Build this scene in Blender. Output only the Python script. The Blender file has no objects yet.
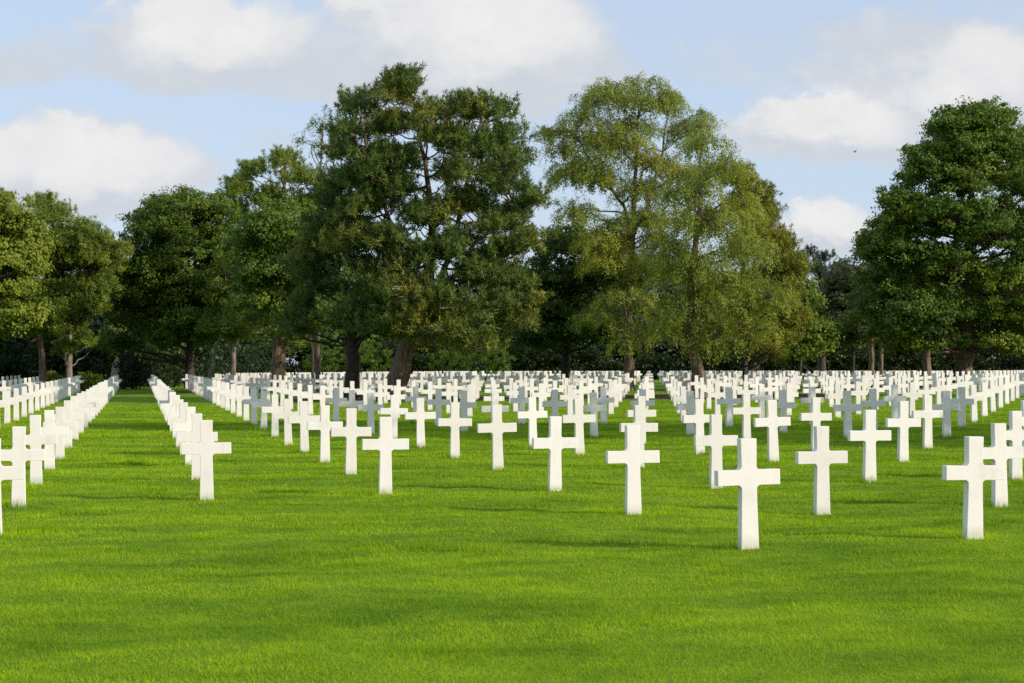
import bpy, bmesh, math, random
import numpy as np
from mathutils import Matrix, Vector

R = math.radians
C = bpy.context.scene.collection
scene = bpy.context.scene
rng = np.random.default_rng(11)
random.seed(5)

# ------------------------------------------------------------------ camera
F, PITCH, ROLL, CAMH = 1568.4, 0.011518, -0.0087005, 1.68
W, H = 1024, 683
cam_d = bpy.data.cameras.new('camera')
cam_d.sensor_width = 36.0
cam_d.lens = F * 36.0 / W
cam_d.clip_start, cam_d.clip_end = 0.1, 5000
cam = bpy.data.objects.new('camera', cam_d)
C.objects.link(cam)
cam.matrix_world = (Matrix.Translation((0, 0, CAMH)) @ Matrix.Rotation(math.pi / 2 + PITCH, 4, 'X')
                    @ Matrix.Rotation(ROLL, 4, 'Z'))
scene.camera = cam
cam_d.dof.use_dof = True
cam_d.dof.focus_distance = 19.0
cam_d.dof.aperture_fstop = 5.6


def at(px, py, Y):
    """point of the world at depth Y that is seen at a pixel of the photograph"""
    x, v = px - 512, py - 341.5
    cr, sr = math.cos(ROLL), math.sin(ROLL)
    u, w = x * cr + v * sr, -x * sr + v * cr
    cp, sp = math.cos(PITCH), math.sin(PITCH)
    dz = cp + w / F * sp
    dy = sp - w / F * cp
    k = Y / dz
    return np.array((u / F * k, Y, CAMH + dy * k))


# ------------------------------------------------------------------ helpers
def tag(o, label=None, cat=None, group=None, kind=None):
    if label: o['label'] = label
    if cat: o['category'] = cat
    if group: o['group'] = group
    if kind: o['kind'] = kind
    return o


def empty(name, loc=(0, 0, 0)):
    o = bpy.data.objects.new(name, None)
    o.empty_display_size = 0.2
    o.location = loc
    C.objects.link(o)
    return o


def mesh_np(name, co, faces_flat, loop_tot, smooth=False):
    """fast mesh: co (N,3), flat vertex indices, loops per face"""
    me = bpy.data.meshes.new(name)
    co = np.ascontiguousarray(co, dtype=np.float32)
    faces_flat = np.ascontiguousarray(faces_flat, dtype=np.int32)
    loop_tot = np.ascontiguousarray(loop_tot, dtype=np.int32)
    me.vertices.add(len(co))
    me.vertices.foreach_set('co', co.ravel())
    me.loops.add(len(faces_flat))
    me.loops.foreach_set('vertex_index', faces_flat)
    me.polygons.add(len(loop_tot))
    st = np.zeros(len(loop_tot), np.int32)
    st[1:] = np.cumsum(loop_tot)[:-1]
    me.polygons.foreach_set('loop_start', st)
    me.polygons.foreach_set('loop_total', loop_tot)
    if smooth:
        me.polygons.foreach_set('use_smooth', np.ones(len(loop_tot), bool))
    me.update()
    me.validate()
    return me


def obj(name, me, mat, parent=None):
    o = bpy.data.objects.new(name, me)
    if mat: me.materials.append(mat)
    C.objects.link(o)
    if parent: o.parent = parent
    return o


class NT:
    """small node-building helper"""
    def __init__(s, tree):
        s.t = tree; s.n = tree.nodes; s.l = tree.links

    def node(s, typ, **kw):
        nd = s.n.new(typ)
        for k, v in kw.items():
            if k.startswith('i_'):
                key = k[2:]
                key = int(key) if key.isdigit() else key.replace('_', ' ')
                s.put(nd.inputs[key], v)
            else:
                setattr(nd, k, v)
        return nd

    def put(s, sock, v):
        if isinstance(v, bpy.types.NodeSocket): s.l.new(v, sock)
        else: sock.default_value = v

    def m(s, op, a, b=None, c=None, clamp=False):
        nd = s.n.new('ShaderNodeMath'); nd.operation = op; nd.use_clamp = clamp
        s.put(nd.inputs[0], a)
        if b is not None: s.put(nd.inputs[1], b)
        if c is not None: s.put(nd.inputs[2], c)
        return nd.outputs[0]

    def step(s, v, lo, hi, a=0.0, b=1.0):
        nd = s.n.new('ShaderNodeMapRange'); nd.interpolation_type = 'SMOOTHSTEP'
        s.put(nd.inputs[0], v)
        for i, q in enumerate((lo, hi, a, b)): s.put(nd.inputs[i + 1], q)
        return nd.outputs[0]

    def mix(s, f, a, b):
        nd = s.n.new('ShaderNodeMix'); nd.data_type = 'RGBA'
        s.put(nd.inputs[0], f)
        s.put(nd.inputs[6], a if isinstance(a, bpy.types.NodeSocket) else (*a, 1))
        s.put(nd.inputs[7], b if isinstance(b, bpy.types.NodeSocket) else (*b, 1))
        return nd.outputs[2]

    def noise(s, vec, scale, detail=3, rough=0.55):
        nd = s.n.new('ShaderNodeTexNoise')
        if vec is not None: s.put(nd.inputs['Vector'], vec)
        nd.inputs['Scale'].default_value = scale
        nd.inputs['Detail'].default_value = detail
        nd.inputs['Roughness'].default_value = rough
        return nd.outputs['Fac'], nd.outputs['Color']

    def scale(s, vec, xyz):
        nd = s.n.new('ShaderNodeVectorMath'); nd.operation = 'MULTIPLY'
        s.put(nd.inputs[0], vec); nd.inputs[1].default_value = xyz
        return nd.outputs[0]


def material(name):
    m = bpy.data.materials.new(name); m.use_nodes = True
    m.node_tree.nodes.clear()
    t = NT(m.node_tree)
    out = t.node('ShaderNodeOutputMaterial')
    return m, t, out


def foliage_mat(name, dark, light, odd=None, odd_amount=0.0, trans=0.35, clump=0.8, gloss=0.12):
    """leaf colours differ leaf by leaf and clump by clump; thin leaves let some light through"""
    m, t, out = material(name)
    geo = t.node('ShaderNodeNewGeometry')
    tc = t.node('ShaderNodeTexCoord')
    n1, _ = t.noise(tc.outputs['Object'], clump, 2)
    n2, _ = t.noise(tc.outputs['Object'], clump * 0.35, 2)
    r = geo.outputs['Random Per Island']
    f = t.m('ADD', t.m('MULTIPLY', r, 0.5), t.m('MULTIPLY', t.step(n1, 0.32, 0.68), 0.5))
    col = t.mix(f, dark, light)
    if odd:
        f2 = t.m('MULTIPLY', t.step(n2, 0.5, 0.66), t.step(r, 0.2, 0.75))
        col = t.mix(t.m('MULTIPLY', f2, odd_amount), col, odd)
    p = t.node('ShaderNodeBsdfPrincipled', i_Base_Color=col, i_Roughness=0.55)
    p.inputs['Specular IOR Level'].default_value = gloss * 2
    tr = t.node('ShaderNodeBsdfTranslucent', i_Color=col)
    mx = t.node('ShaderNodeMixShader', i_0=trans)
    t.l.new(p.outputs[0], mx.inputs[1]); t.l.new(tr.outputs[0], mx.inputs[2])
    t.l.new(mx.outputs[0], out.inputs[0])
    return m


def bark_mat(name, dark, light):
    m, t, out = material(name)
    tc = t.node('ShaderNodeTexCoord')
    v = t.scale(tc.outputs['Object'], (9, 9, 1.6))
    n, _ = t.noise(v, 1.0, 5, 0.65)
    n2, _ = t.noise(tc.outputs['Object'], 0.9, 3)
    col = t.mix(t.m('ADD', t.m('MULTIPLY', t.step(n, 0.35, 0.65), 0.7), t.m('MULTIPLY', n2, 0.3)), dark, light)
    p = t.node('ShaderNodeBsdfPrincipled', i_Base_Color=col, i_Roughness=0.9)
    b = t.node('ShaderNodeBump', i_Height=n, i_Strength=0.8, i_Distance=0.06)
    t.l.new(b.outputs[0], p.inputs['Normal'])
    t.l.new(p.outputs[0], out.inputs[0])
    return m


# ------------------------------------------------------------------ sun and sky
SUN_AZ, SUN_EL = 67.0, 24.0          # azimuth measured from behind the camera towards the right
sd = Vector((math.sin(R(SUN_AZ)) * math.cos(R(SUN_EL)), -math.cos(R(SUN_AZ)) * math.cos(R(SUN_EL)), math.sin(R(SUN_EL))))
sl = bpy.data.lights.new('sun', 'SUN')
sl.energy = 4.6; sl.angle = R(0.53); sl.color = (1.0, 0.885, 0.745)
so = bpy.data.objects.new('sun', sl); C.objects.link(so)
so.rotation_euler = (-sd).to_track_quat('-Z', 'Y').to_euler()
so.location = sd * 200

world = bpy.data.worlds.new('World'); scene.world = world
world.use_nodes = True
world.node_tree.nodes.clear()
world.cycles.sampling_method = 'MANUAL'
world.cycles.sample_map_resolution = 512
t = NT(world.node_tree)
sky = t.node('ShaderNodeTexSky', sky_type='NISHITA', sun_disc=False, sun_elevation=R(SUN_EL),
             sun_rotation=R(180 - SUN_AZ), air_density=1.0, dust_density=1.2, ozone_density=1.6, altitude=20)
tc = t.node('ShaderNodeTexCoord')
sep = t.node('ShaderNodeSeparateXYZ', i_0=tc.outputs['Generated'])
dx, dy, dz = sep.outputs
ay = t.m('MAXIMUM', t.m('ABSOLUTE', dy), 0.12)
a = t.m('DIVIDE', dx, ay)
b = t.m('DIVIDE', dz, ay)
comb = t.node('ShaderNodeCombineXYZ', i_0=a, i_1=b)
v0 = comb.outputs[0]
n_big, c_big = t.noise(t.scale(v0, (1, 1.5, 1)), 7.0, 5, 0.58)
n_sm, c_sm = t.noise(t.scale(v0, (1, 1.3, 1)), 24.0, 6, 0.66)


def vm(op, *args):
    nd = t.n.new('ShaderNodeVectorMath'); nd.operation = op
    for k_, q_ in enumerate(args): t.put(nd.inputs[k_], q_)
    return nd.outputs['Value'] if op == 'LENGTH' else nd.outputs[0]


wp = vm('MULTIPLY_ADD', c_big, (0.09, 0.06, 0), v0)
wp = vm('MULTIPLY_ADD', c_sm, (0.045, 0.040, 0), wp)
OFFX, OFFY = 0.0675, 0.050             # mean of the two displacements
# clouds as directions in the sky: bearing (px), height (py), half sizes, weight, sunlit top
CL = [(215, 36, 130, 62, 1.0, 1), (140, 50, 80, 40, .8, 0), (485, 48, 145, 80, 1.0, 1), (560, 40, 50, 40, .8, 1), (400, 14, 90, 36, .85, 1), (555, 70, 60, 44, .8, 0), (335, 66, 85, 44, .75, 0),
      (70, 174, 150, 54, 1.0, 1), (150, 172, 70, 34, .7, 1), (830, 132, 125, 48, 1.0, 1), (805, 112, 60, 26, .7, 1), (822, 236, 56, 30, .9, 1),
      (985, 95, 110, 70, .75, 1), (905, 38, 80, 26, .6, 0), (890, 60, 150, 64, .5, 0), (30, 56, 80, 36, .38, 0), (770, 60, 110, 60, .3, 0), (260, 150, 50, 26, .35, 0),
      (-300, 90, 240, 80, .9, 1), (1350, 80, 260, 90, .9, 1), (400, -230, 420, 110, .9, 1), (1100, -330, 300, 120, .9, 1)]
dens = None; lit = None
for (px, py, rx, ry, w, top_lit) in CL:
    a0, b0 = (px - 512) / F + OFFX, (341.5 - py) / F + PITCH + OFFY
    q = vm('MULTIPLY_ADD', wp, (F / rx, F / ry, 0), (-a0 * F / rx, -b0 * F / ry, 0))
    g = t.step(vm('LENGTH', q), 1.25, 0.30, 0.0, w)
    dens = g if dens is None else t.m('MAXIMUM', dens, g)
    if top_lit:
        b1 = b0 + .32 * ry / F; r1 = ry * .85
        q = vm('MULTIPLY_ADD', wp, (F / rx, F / r1, 0), (-a0 * F / rx, -b1 * F / r1, 0))
        g = t.step(vm('LENGTH', q), 1.25, 0.25, 0.0, w)
        lit = g if lit is None else t.m('MAXIMUM', lit, g)
n_v, _ = t.noise(t.scale(v0, (.7, 2.6, 1)), 6.0, 5, 0.6)
rest = t.m('MULTIPLY', t.step(n_v, 0.36, 0.72), 0.36)      # thin streaky veil everywhere
cov = t.m('ADD', t.m('MULTIPLY_ADD', t.m('SUBTRACT', n_sm, 0.5), 0.55, dens), rest)
cov = t.m('MULTIPLY', t.step(cov, 0.16, 0.66), 0.96)
shade = t.m('ADD', t.m('MULTIPLY', t.step(lit, 0.05, 0.9), 0.8), t.m('MULTIPLY', t.m('SUBTRACT', n_sm, 0.5), 1.1), clamp=True)
CLK = 1.0
cloud = t.mix(shade, (4.8 * CLK, 5.1 * CLK, 5.55 * CLK), (6.9 * CLK, 6.75 * CLK, 6.6 * CLK))
hz = t.step(b, 0.0, 0.26)
blue = t.mix(0.6, sky.outputs[0], (5.4, 6.4, 8.0))
skyc = t.mix(cov, blue, cloud)
bg = t.node('ShaderNodeBackground', i_Color=skyc, i_Strength=0.13)
wo = t.node('ShaderNodeOutputWorld'); t.l.new(bg.outputs[0], wo.inputs[0])

vs = scene.view_settings
vs.view_transform = 'Standard'; vs.look = 'None'; vs.gamma = 1; vs.exposure = 0.0
vs.use_curve_mapping = False
scene.cycles.use_denoising = False
scene.cycles.use_adaptive_sampling = False
scene.cycles.max_bounces = 5
scene.cycles.diffuse_bounces = 3
scene.cycles.glossy_bounces = 2
scene.cycles.transmission_bounces = 3
scene.cycles.caustics_reflective = False
scene.cycles.caustics_refractive = False
scene.cycles.transparent_max_bounces = 8

# ------------------------------------------------------------------ ground
BUMPS = [(2.04, 13.67, 0.016), (1.29, 16.85, 0.002), (0.53, 20.04, -0.012), (-0.23, 23.22, 0.041), (-0.98, 26.4, 0.024), (-1.74, 29.59, 0.028), (4.16, 14.17, 0.025), (3.41, 17.36, -0.063), (2.65, 20.54, -0.029), (5.53, 17.86, -0.047), (4.78, 21.04, -0.012), (1.14, 26.91, 0.031), (3.26, 27.41, -0.006), (4.02, 24.23, 0.064), (6.14, 24.73, 0.008), (7.51, 28.42, 0.003), (8.88, 32.11, 0.013), (10.24, 35.8, 0.016), (6.9, 21.55, -0.026), (6.75, 31.6, 0.018), (-1.59, 19.53, 0.014), (-2.35, 22.72, 0.036), (-3.1, 25.9, 0.004), (-3.86, 29.08, -0.014), (-4.62, 32.27, -0.04), (-5.37, 35.45, -0.027), (-3.72, 19.03, 0.009), (-4.47, 22.21, 0.015), (-5.23, 25.4, 0.012), (-5.98, 28.58, 0.005), (-6.74, 31.76, -0.045), (-5.84, 18.52, -0.017), (-6.59, 21.71, 0.01), (-7.35, 24.89, -0.001), (-8.11, 28.08, -0.039), (-8.86, 31.26, -0.012), (-9.62, 34.44, -0.002)]
_w = [(random.uniform(0, 6.28), random.uniform(0, 6.28)) for _ in range(12)]


def gz(x, y):
    """height of the lawn: gentle swells under the graves and small unevenness"""
    x = np.asarray(x, float); y = np.asarray(y, float)
    z = swell(x, y)
    for (bx, by, _h), h in zip(BUMPS, BW):
        z = z + h * np.exp(-((x - bx) ** 2 + (y - by) ** 2) / (2 * 0.95 ** 2))
    return z


def swell(x, y):
    """small unevenness near the camera; the lawn falls away gently towards the far right"""
    yy = np.clip(y, 1, 300)
    k = 0.0073 + 0.0023 * np.clip(x / yy * 3.4, -.15, 1)
    e = k * yy - 0.72
    z = -0.5 * (e + np.sqrt(e * e + 0.012)) + 0.004
    u = 0
    for i, (k, amp) in enumerate(((0.9, .011), (1.5, .010), (2.3, .008), (3.4, .0075), (5.3, .006), (7.9, .0045))):
        th = _w[i][0]
        u = u + amp * np.sin(k * (x * math.cos(th) + y * math.sin(th)) + _w[i][1]) * np.cos(k * .73 * (x * math.sin(th * 1.7) + y * math.cos(th * 1.7)) + _w[i + 6][0])
    near = np.clip((70 - np.hypot(x, y)) / 40, 0, 1)
    return z + u * near


_b = np.array(BUMPS)
_G = np.exp(-((_b[:, None, 0] - _b[None, :, 0]) ** 2 + (_b[:, None, 1] - _b[None, :, 1]) ** 2) / (2 * 0.95 ** 2))
BW = np.linalg.solve(_G, _b[:, 2] - swell(_b[:, 0], _b[:, 1]))


def axis(parts):
    v = []
    for a0, b0, s in parts:
        n = max(1, int(round((b0 - a0) / s)))
        v += list(np.linspace(a0, b0, n, endpoint=False))
    v.append(parts[-1][1])
    return np.array(v)


gx = axis([(-900, -100, 80), (-100, -30, 5), (-30, -14, 1.0), (-14, 14, .16), (14, 30, 1.0), (30, 100, 5), (100, 900, 80)])
gy = axis([(-500, -50, 45), (-50, 4, 3), (4, 38, .16), (38, 75, .8), (75, 220, 5), (220, 1400, 118)])
XX, YY = np.meshgrid(gx, gy)
co = np.stack([XX, YY, gz(XX, YY)], -1).reshape(-1, 3)
nx, ny = len(gx), len(gy)
ii = np.arange(ny - 1)[:, None] * nx + np.arange(nx - 1)[None, :]
fc = np.stack([ii, ii + 1, ii + nx + 1, ii + nx], -1).reshape(-1)

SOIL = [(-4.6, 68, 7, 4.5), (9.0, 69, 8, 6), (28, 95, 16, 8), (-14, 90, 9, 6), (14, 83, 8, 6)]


def ground_mat():
    m, t, out = material('mown_lawn')
    tc = t.node('ShaderNodeTexCoord'); P = tc.outputs['Object']
    n1, _ = t.noise(P, 0.55, 4); n2, _ = t.noise(P, 3.5, 4, 0.65); n3, _ = t.noise(P, 40, 3, 0.7)
    f = t.m('ADD', t.m('MULTIPLY', n1, 0.45), t.m('ADD', t.m('MULTIPLY', n2, 0.3), t.m('MULTIPLY', n3, 0.25)))
    col = t.mix(t.step(f, 0.36, 0.64), (0.085, 0.190, 0.005), (0.22, 0.36, 0.008))
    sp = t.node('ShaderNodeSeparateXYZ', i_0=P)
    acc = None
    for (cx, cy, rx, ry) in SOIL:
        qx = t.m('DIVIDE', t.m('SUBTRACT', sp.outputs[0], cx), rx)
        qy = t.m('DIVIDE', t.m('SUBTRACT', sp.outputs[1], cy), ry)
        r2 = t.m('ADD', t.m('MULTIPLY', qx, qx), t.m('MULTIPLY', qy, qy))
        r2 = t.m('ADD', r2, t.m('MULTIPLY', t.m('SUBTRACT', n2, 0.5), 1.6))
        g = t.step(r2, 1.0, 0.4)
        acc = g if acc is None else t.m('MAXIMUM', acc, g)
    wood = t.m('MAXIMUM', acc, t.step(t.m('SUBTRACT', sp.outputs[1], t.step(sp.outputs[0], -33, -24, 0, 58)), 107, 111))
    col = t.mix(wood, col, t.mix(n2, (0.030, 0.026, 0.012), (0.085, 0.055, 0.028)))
    p = t.node('ShaderNodeBsdfPrincipled', i_Base_Color=col, i_Roughness=0.9)
    p.inputs['Specular IOR Level'].default_value = 0.15
    bp = t.node('ShaderNodeBump', i_Height=t.m('ADD', n3, n2), i_Strength=0.9, i_Distance=0.05)
    t.l.new(bp.outputs[0], p.inputs['Normal'])
    t.l.new(p.outputs[0], out.inputs[0])
    return m


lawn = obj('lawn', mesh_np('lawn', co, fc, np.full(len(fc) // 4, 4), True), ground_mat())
tag(lawn, 'bright green mown lawn running under all the crosses to the trees', 'lawn', kind='structure')

# grass blades: one mass, thinning out with distance
NB = 1100000
YAW, S_ROW, S_COL, X0, Z0 = 0.233111, 3.272353, 2.181724, 2.041568, 13.669190
ca, sa = math.cos(YAW), math.sin(YAW)
Yb = 6.5 * (62 / 6.5) ** rng.random(NB)
Xb = (rng.random(NB) - .5) * (0.66 * Yb * 1.12 + 1.2)
_fx, _fy = [], []
for c in range(-12, 16):
    for r in range(0, 12):
        x, y = X0 + c * S_COL * ca - r * S_ROW * sa, Z0 + c * S_COL * sa + r * S_ROW * ca
        if (c, r) in ((-1, 0), (-1, 1), (-2, 0), (-2, 1), (-3, 0)) or abs(x) > .36 * y or y > 45: continue
        k = 150
        _fx.append(x + rng.normal(-.03, .14, k)); _fy.append(y + rng.normal(-.0, .085, k))
for _ in range(420):                   # scattered rank tufts the mower missed
    y = 8.5 * (45 / 8.5) ** rng.random(); x = (rng.random() - .5) * .68 * y; k = int(rng.integers(60, 200))
    _fx.append(x + rng.normal(0, rng.uniform(.10, .45), k)); _fy.append(y + rng.normal(0, rng.uniform(.04, .12), k))
_fx = np.concatenate(_fx); _fy = np.concatenate(_fy); NF = len(_fx)
Xb = np.concatenate([Xb, _fx]); Yb = np.concatenate([Yb, _fy]); NB += NF
fringe = np.zeros(NB); fringe[-NF:] = 1
tuft = (np.sin(Xb * 2.1 + 1.7 * np.sin(Yb * 1.3)) * np.sin(Yb * 1.9 + 1.3 * np.sin(Xb * 1.7)) + np.sin(Xb * 5.3 + Yb * 2.9) * np.sin(Yb * 4.7 - Xb * 1.1)) * .5
hb = (0.018 + 0.006 * tuft + 0.015 * rng.random(NB) ** 2) * np.clip(0.75 + Yb / 60, .8, 1.3) * (1 + .95 * fringe)
wb_ = np.maximum(0.0026, 0.00040 * Yb) * (0.7 + .6 * rng.random(NB))
th = rng.random(NB) * 6.283
comb_th = 0.6 * np.sin(Xb * .9 + Yb * .6) + 2.4
lean = hb * (0.35 + 0.9 * rng.random(NB))
lx = np.cos(th) * lean * .75 + np.cos(comb_th) * hb * .22
ly = np.sin(th) * lean * .75 + np.sin(comb_th) * hb * .22
ph = rng.random(NB) * 3.1416
sx, sy = np.cos(ph) * wb_ / 2, np.sin(ph) * wb_ / 2
patch = np.sin(Xb * 1.9 + 2 * np.sin(Yb * .8 + 1)) * np.sin(Yb * 3.1 + 2 * np.sin(Xb * .7)) + .6 * np.sin(Xb * 7.1 + Yb * 3) * np.sin(Yb * 8.3 - Xb * 2)
hb = hb * np.where(patch > .5, 1.0 + 1.5 * np.clip(patch - .5, 0, .9) * np.clip((Yb - 8) / 6, .25, 1), 1.0)
Zb = gz(Xb, Yb) - 0.004
v = np.empty((NB, 3, 3), np.float32)
v[:, 0] = np.stack([Xb - sx, Yb - sy, Zb], -1)
v[:, 1] = np.stack([Xb + sx, Yb + sy, Zb], -1)
v[:, 2] = np.stack([Xb + lx, Yb + ly, Zb + hb], -1)
gm, t, out = material('grass_blades')
geo = t.node('ShaderNodeNewGeometry'); tc = t.node('ShaderNodeTexCoord')
n1, _ = t.noise(t.scale(tc.outputs['Object'], (.45, 1.3, 1)), 0.62, 4); n2, _ = t.noise(t.scale(tc.outputs['Object'], (.6, 1.3, 1)), 2.6, 3)
rr = geo.outputs['Random Per Island']
f = t.m('ADD', t.m('MULTIPLY', rr, 0.30), t.m('ADD', t.m('MULTIPLY', t.step(n1, .38, .60), 0.40), t.m('MULTIPLY', t.step(n2, .35, .65), 0.30)))
col = t.mix(f, (0.064, 0.188, 0.005), (0.44, 0.615, 0.010))
col = t.mix(t.step(rr, 0.965, 0.98), col, (0.30, 0.30, 0.07))
p = t.node('ShaderNodeBsdfPrincipled', i_Base_Color=col, i_Roughness=0.5)
p.inputs['Specular IOR Level'].default_value = 0.12
tr = t.node('ShaderNodeBsdfTranslucent', i_Color=col)
mx = t.node('ShaderNodeMixShader', i_0=0.45)
t.l.new(p.outputs[0], mx.inputs[1]); t.l.new(tr.outputs[0], mx.inputs[2]); t.l.new(mx.outputs[0], out.inputs[0])
grass = obj('grass', mesh_np('grass', v.reshape(-1, 3), np.arange(NB * 3), np.full(NB, 3)), gm)
tag(grass, 'short bright green grass blades of the mown lawn', 'grass', kind='stuff')

# ------------------------------------------------------------------ crosses
YAW, S_ROW, S_COL, X0, Z0 = 0.233111, 3.272353, 2.181724, 2.041568, 13.669190
ca, sa = math.cos(YAW), math.sin(YAW)


def cross_mesh():
    hw_base, hw_mid, hw_top = 0.083, 0.071, 0.075
    hz_, top, zc, ha, half = 0.066, 0.958, 0.620, 0.292, 0.066
    r = 0.036
    zt, zb = zc + half, zc - half

    def arc(cx, cz, a0, a1, n=5):
        return [(cx + r * math.cos(R(a0 + (a1 - a0) * i / (n - 1))), cz + r * math.sin(R(a0 + (a1 - a0) * i / (n - 1)))) for i in range(n)]
    right = [(hw_base, -0.12), (hw_base, 0.0), (hw_mid + .004, 0.33)]
    right += arc(hw_mid + r, zb - r, 180, 90)
    right += [(ha, zb - .001), (ha, zt + .001)]
    right += arc(hw_mid + r, zt + r, 270, 180)
    right += [(hw_top, top)]
    pts = right + [(-x, z) for x, z in reversed(right)]
    bm = bmesh.new()
    vf = [bm.verts.new((x, -0.043, z)) for x, z in pts]
    f = bm.faces.new(vf)
    e = bmesh.ops.extrude_face_region(bm, geom=[f])
    for q in e['geom']:
        if isinstance(q, bmesh.types.BMVert): q.co.y = 0.043
    bmesh.ops.recalc_face_normals(bm, faces=bm.faces)
    edges = [ed for ed in bm.edges if len(ed.link_faces) == 2 and ed.calc_face_angle(0) > R(40)]
    bmesh.ops.bevel(bm, geom=edges, offset=0.005, segments=2, profile=0.6, affect='EDGES', clamp_overlap=True)
    me = bpy.data.meshes.new('marble_cross'); bm.to_mesh(me); bm.free()
    return me


def marble():
    m, t, out = material('white_marble')
    tc = t.node('ShaderNodeTexCoord'); oi = t.node('ShaderNodeObjectInfo')
    rnd = oi.outputs['Random']
    off = t.node('ShaderNodeVectorMath', operation='ADD')
    t.l.new(tc.outputs['Object'], off.inputs[0])
    cmb = t.node('ShaderNodeCombineXYZ', i_0=t.m('MULTIPLY', rnd, 37.0), i_1=t.m('MULTIPLY', rnd, 11.0), i_2=t.m('MULTIPLY', rnd, 71.0))
    t.l.new(cmb.outputs[0], off.inputs[1])
    P = off.outputs[0]
    n1, _ = t.noise(P, 3.0, 5, 0.6)
    n2, _ = t.noise(t.scale(P, (9, 9, 1.3)), 2.0, 4, 0.6)
    n3, _ = t.noise(P, 60, 3, 0.7)
    base = t.mix(rnd, (0.735, 0.70, 0.665), (0.83, 0.795, 0.765))
    f = t.m('ADD', t.m('MULTIPLY', t.step(n1, .45, .75), 0.5), t.m('MULTIPLY', t.step(n2, .5, .8), 0.6))
    col = t.mix(t.m('MULTIPLY', f, 0.8), base, (0.62, 0.585, 0.53))
    col = t.mix(t.m('MULTIPLY', t.step(n3, .55, .75), 0.12), col, (0.55, 0.53, 0.5))
    sp = t.node('ShaderNodeSeparateXYZ', i_0=tc.outputs['Object'])
    low = t.m('MULTIPLY', t.step(t.m('ADD', sp.outputs[2], t.m('MULTIPLY', t.m('SUBTRACT', n1, .5), 0.2)), 0.13, 0.02), 0.5)
    col = t.mix(low, col, (0.42, 0.43, 0.30))
    p = t.node('ShaderNodeBsdfPrincipled', i_Base_Color=col, i_Roughness=0.55)
    p.inputs['Specular IOR Level'].default_value = 0.3
    bp = t.node('ShaderNodeBump', i_Height=n3, i_Strength=0.15, i_Distance=0.004)
    t.l.new(bp.outputs[0], p.inputs['Normal'])
    t.l.new(p.outputs[0], out.inputs[0])
    return m


ORD = ['', 'first', 'second', 'third', 'fourth', 'fifth', 'sixth', 'seventh', 'eighth', 'ninth', 'tenth', 'eleventh', 'twelfth',
       'thirteenth', 'fourteenth', 'fifteenth', 'sixteenth', 'seventeenth', 'eighteenth', 'nineteenth', 'twentieth',
       'twenty first', 'twenty second', 'twenty third', 'twenty fourth', 'twenty fifth', 'twenty sixth', 'twenty seventh', 'twenty eighth']
START = {0: 0, 1: 0, 2: 0, -1: 2, -2: 2, -3: 1}
TRUNKS = [(-28, 99, 1), (-24.5, 98, 1), (-22, 99, 1), (20, 120, 1), (25.5, 108, 1), (24, 89, 1), (27, 138, 1), (21, 116, 1), (3.2, 92, 1), (-12, 96, 1), (-21, 105, 1), (-20, 99, 1), (-17.6, 99, 1), (13, 84, 1), (-4.6, 67, 1.5), (-7.1, 69, 1.2), (6.2, 84, .7), (8.0, 68, 1.2), (-14.3, 88, 1.2), (11, 85, 1.0), (27.5, 95, 1.2)]
sites = []
for c in range(-45, 70):
    for r in range(START.get(c, -1 if c > 2 else 1), 60):
        x = X0 + c * S_COL * ca - r * S_ROW * sa
        y = Z0 + c * S_COL * sa + r * S_ROW * ca
        px = 512 + F * x / y if y > 0 else 9e9
        far = 108 if px < 215 else 163
        if y < 7 or y > far or not (-45 < px < 1069): continue
        if any(math.hypot(x - tx, y - ty) < tr for tx, ty, tr in TRUNKS): continue
        sites.append((c, r, x, y, -20 < px < 1044))
cm = cross_mesh(); cm.materials.append(marble())
vis = sorted([s for s in sites if s[4]], key=lambda s: s[3])
single = vis[:300]
single_set = {(s[0], s[1]) for s in single}
front = {}
for s in single: front.setdefault(s[0], []).append(s[1])
for c in front: front[c].sort()


def col_phrase(c):
    if c == 0: return 'in the nearest cross\'s column'
    if c == 1: return 'in the big right foreground cross\'s column'
    if c == -1: return 'in the column just left of centre'
    if c == -2: return "lining the left aisle's right side"
    if c == -3: return "lining the left aisle's left side"
    if c > 1: return '%s column right of the nearest cross' % ORD[c]
    return '%s column left of the left aisle' % ORD[-2 - c]


SPECIAL = {(0, 0): 'nearest white marble cross, standing foremost right of centre on the lawn',
           (1, 0): 'big white marble cross at the right foreground, overlapping the cross behind it',
           (0, 1): 'white marble cross at the front of the straight central file of crosses',
           (-2, 2): "white marble cross standing foremost on the left aisle's right side",
           (-3, 1): 'white marble cross cut off by the left edge of the picture',
           (-1, 2): 'white marble cross foremost left of centre, standing alone on the grass',
           (1, 1): 'white marble cross between the nearest cross and the big right foreground cross'}
proto = None
for (c, r, x, y, _v) in single:
    if proto is None:
        o = bpy.data.objects.new('marble_cross', cm); proto = o
    else:
        o = proto.copy()
    C.objects.link(o)
    o.location = (x, y, float(gz(x, y)))
    o.rotation_euler = (random.gauss(0, R(0.7)), random.gauss(0, R(0.6)), YAW + random.gauss(0, R(0.9)))
    s_ = 1 + random.gauss(0, .006); o.scale = (s_, s_, s_ + random.gauss(0, .008))
    if (c, r) == (1, 0): o.location.x -= .022; o.scale.z = .965
    k = front[c].index(r) + 1
    lab = SPECIAL.get((c, r)) or 'white marble cross, %s from the front, %s' % (ORD[k], col_phrase(c))
    tag(o, lab, 'cross', 'white marble crosses in rows on the lawn')
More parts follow.
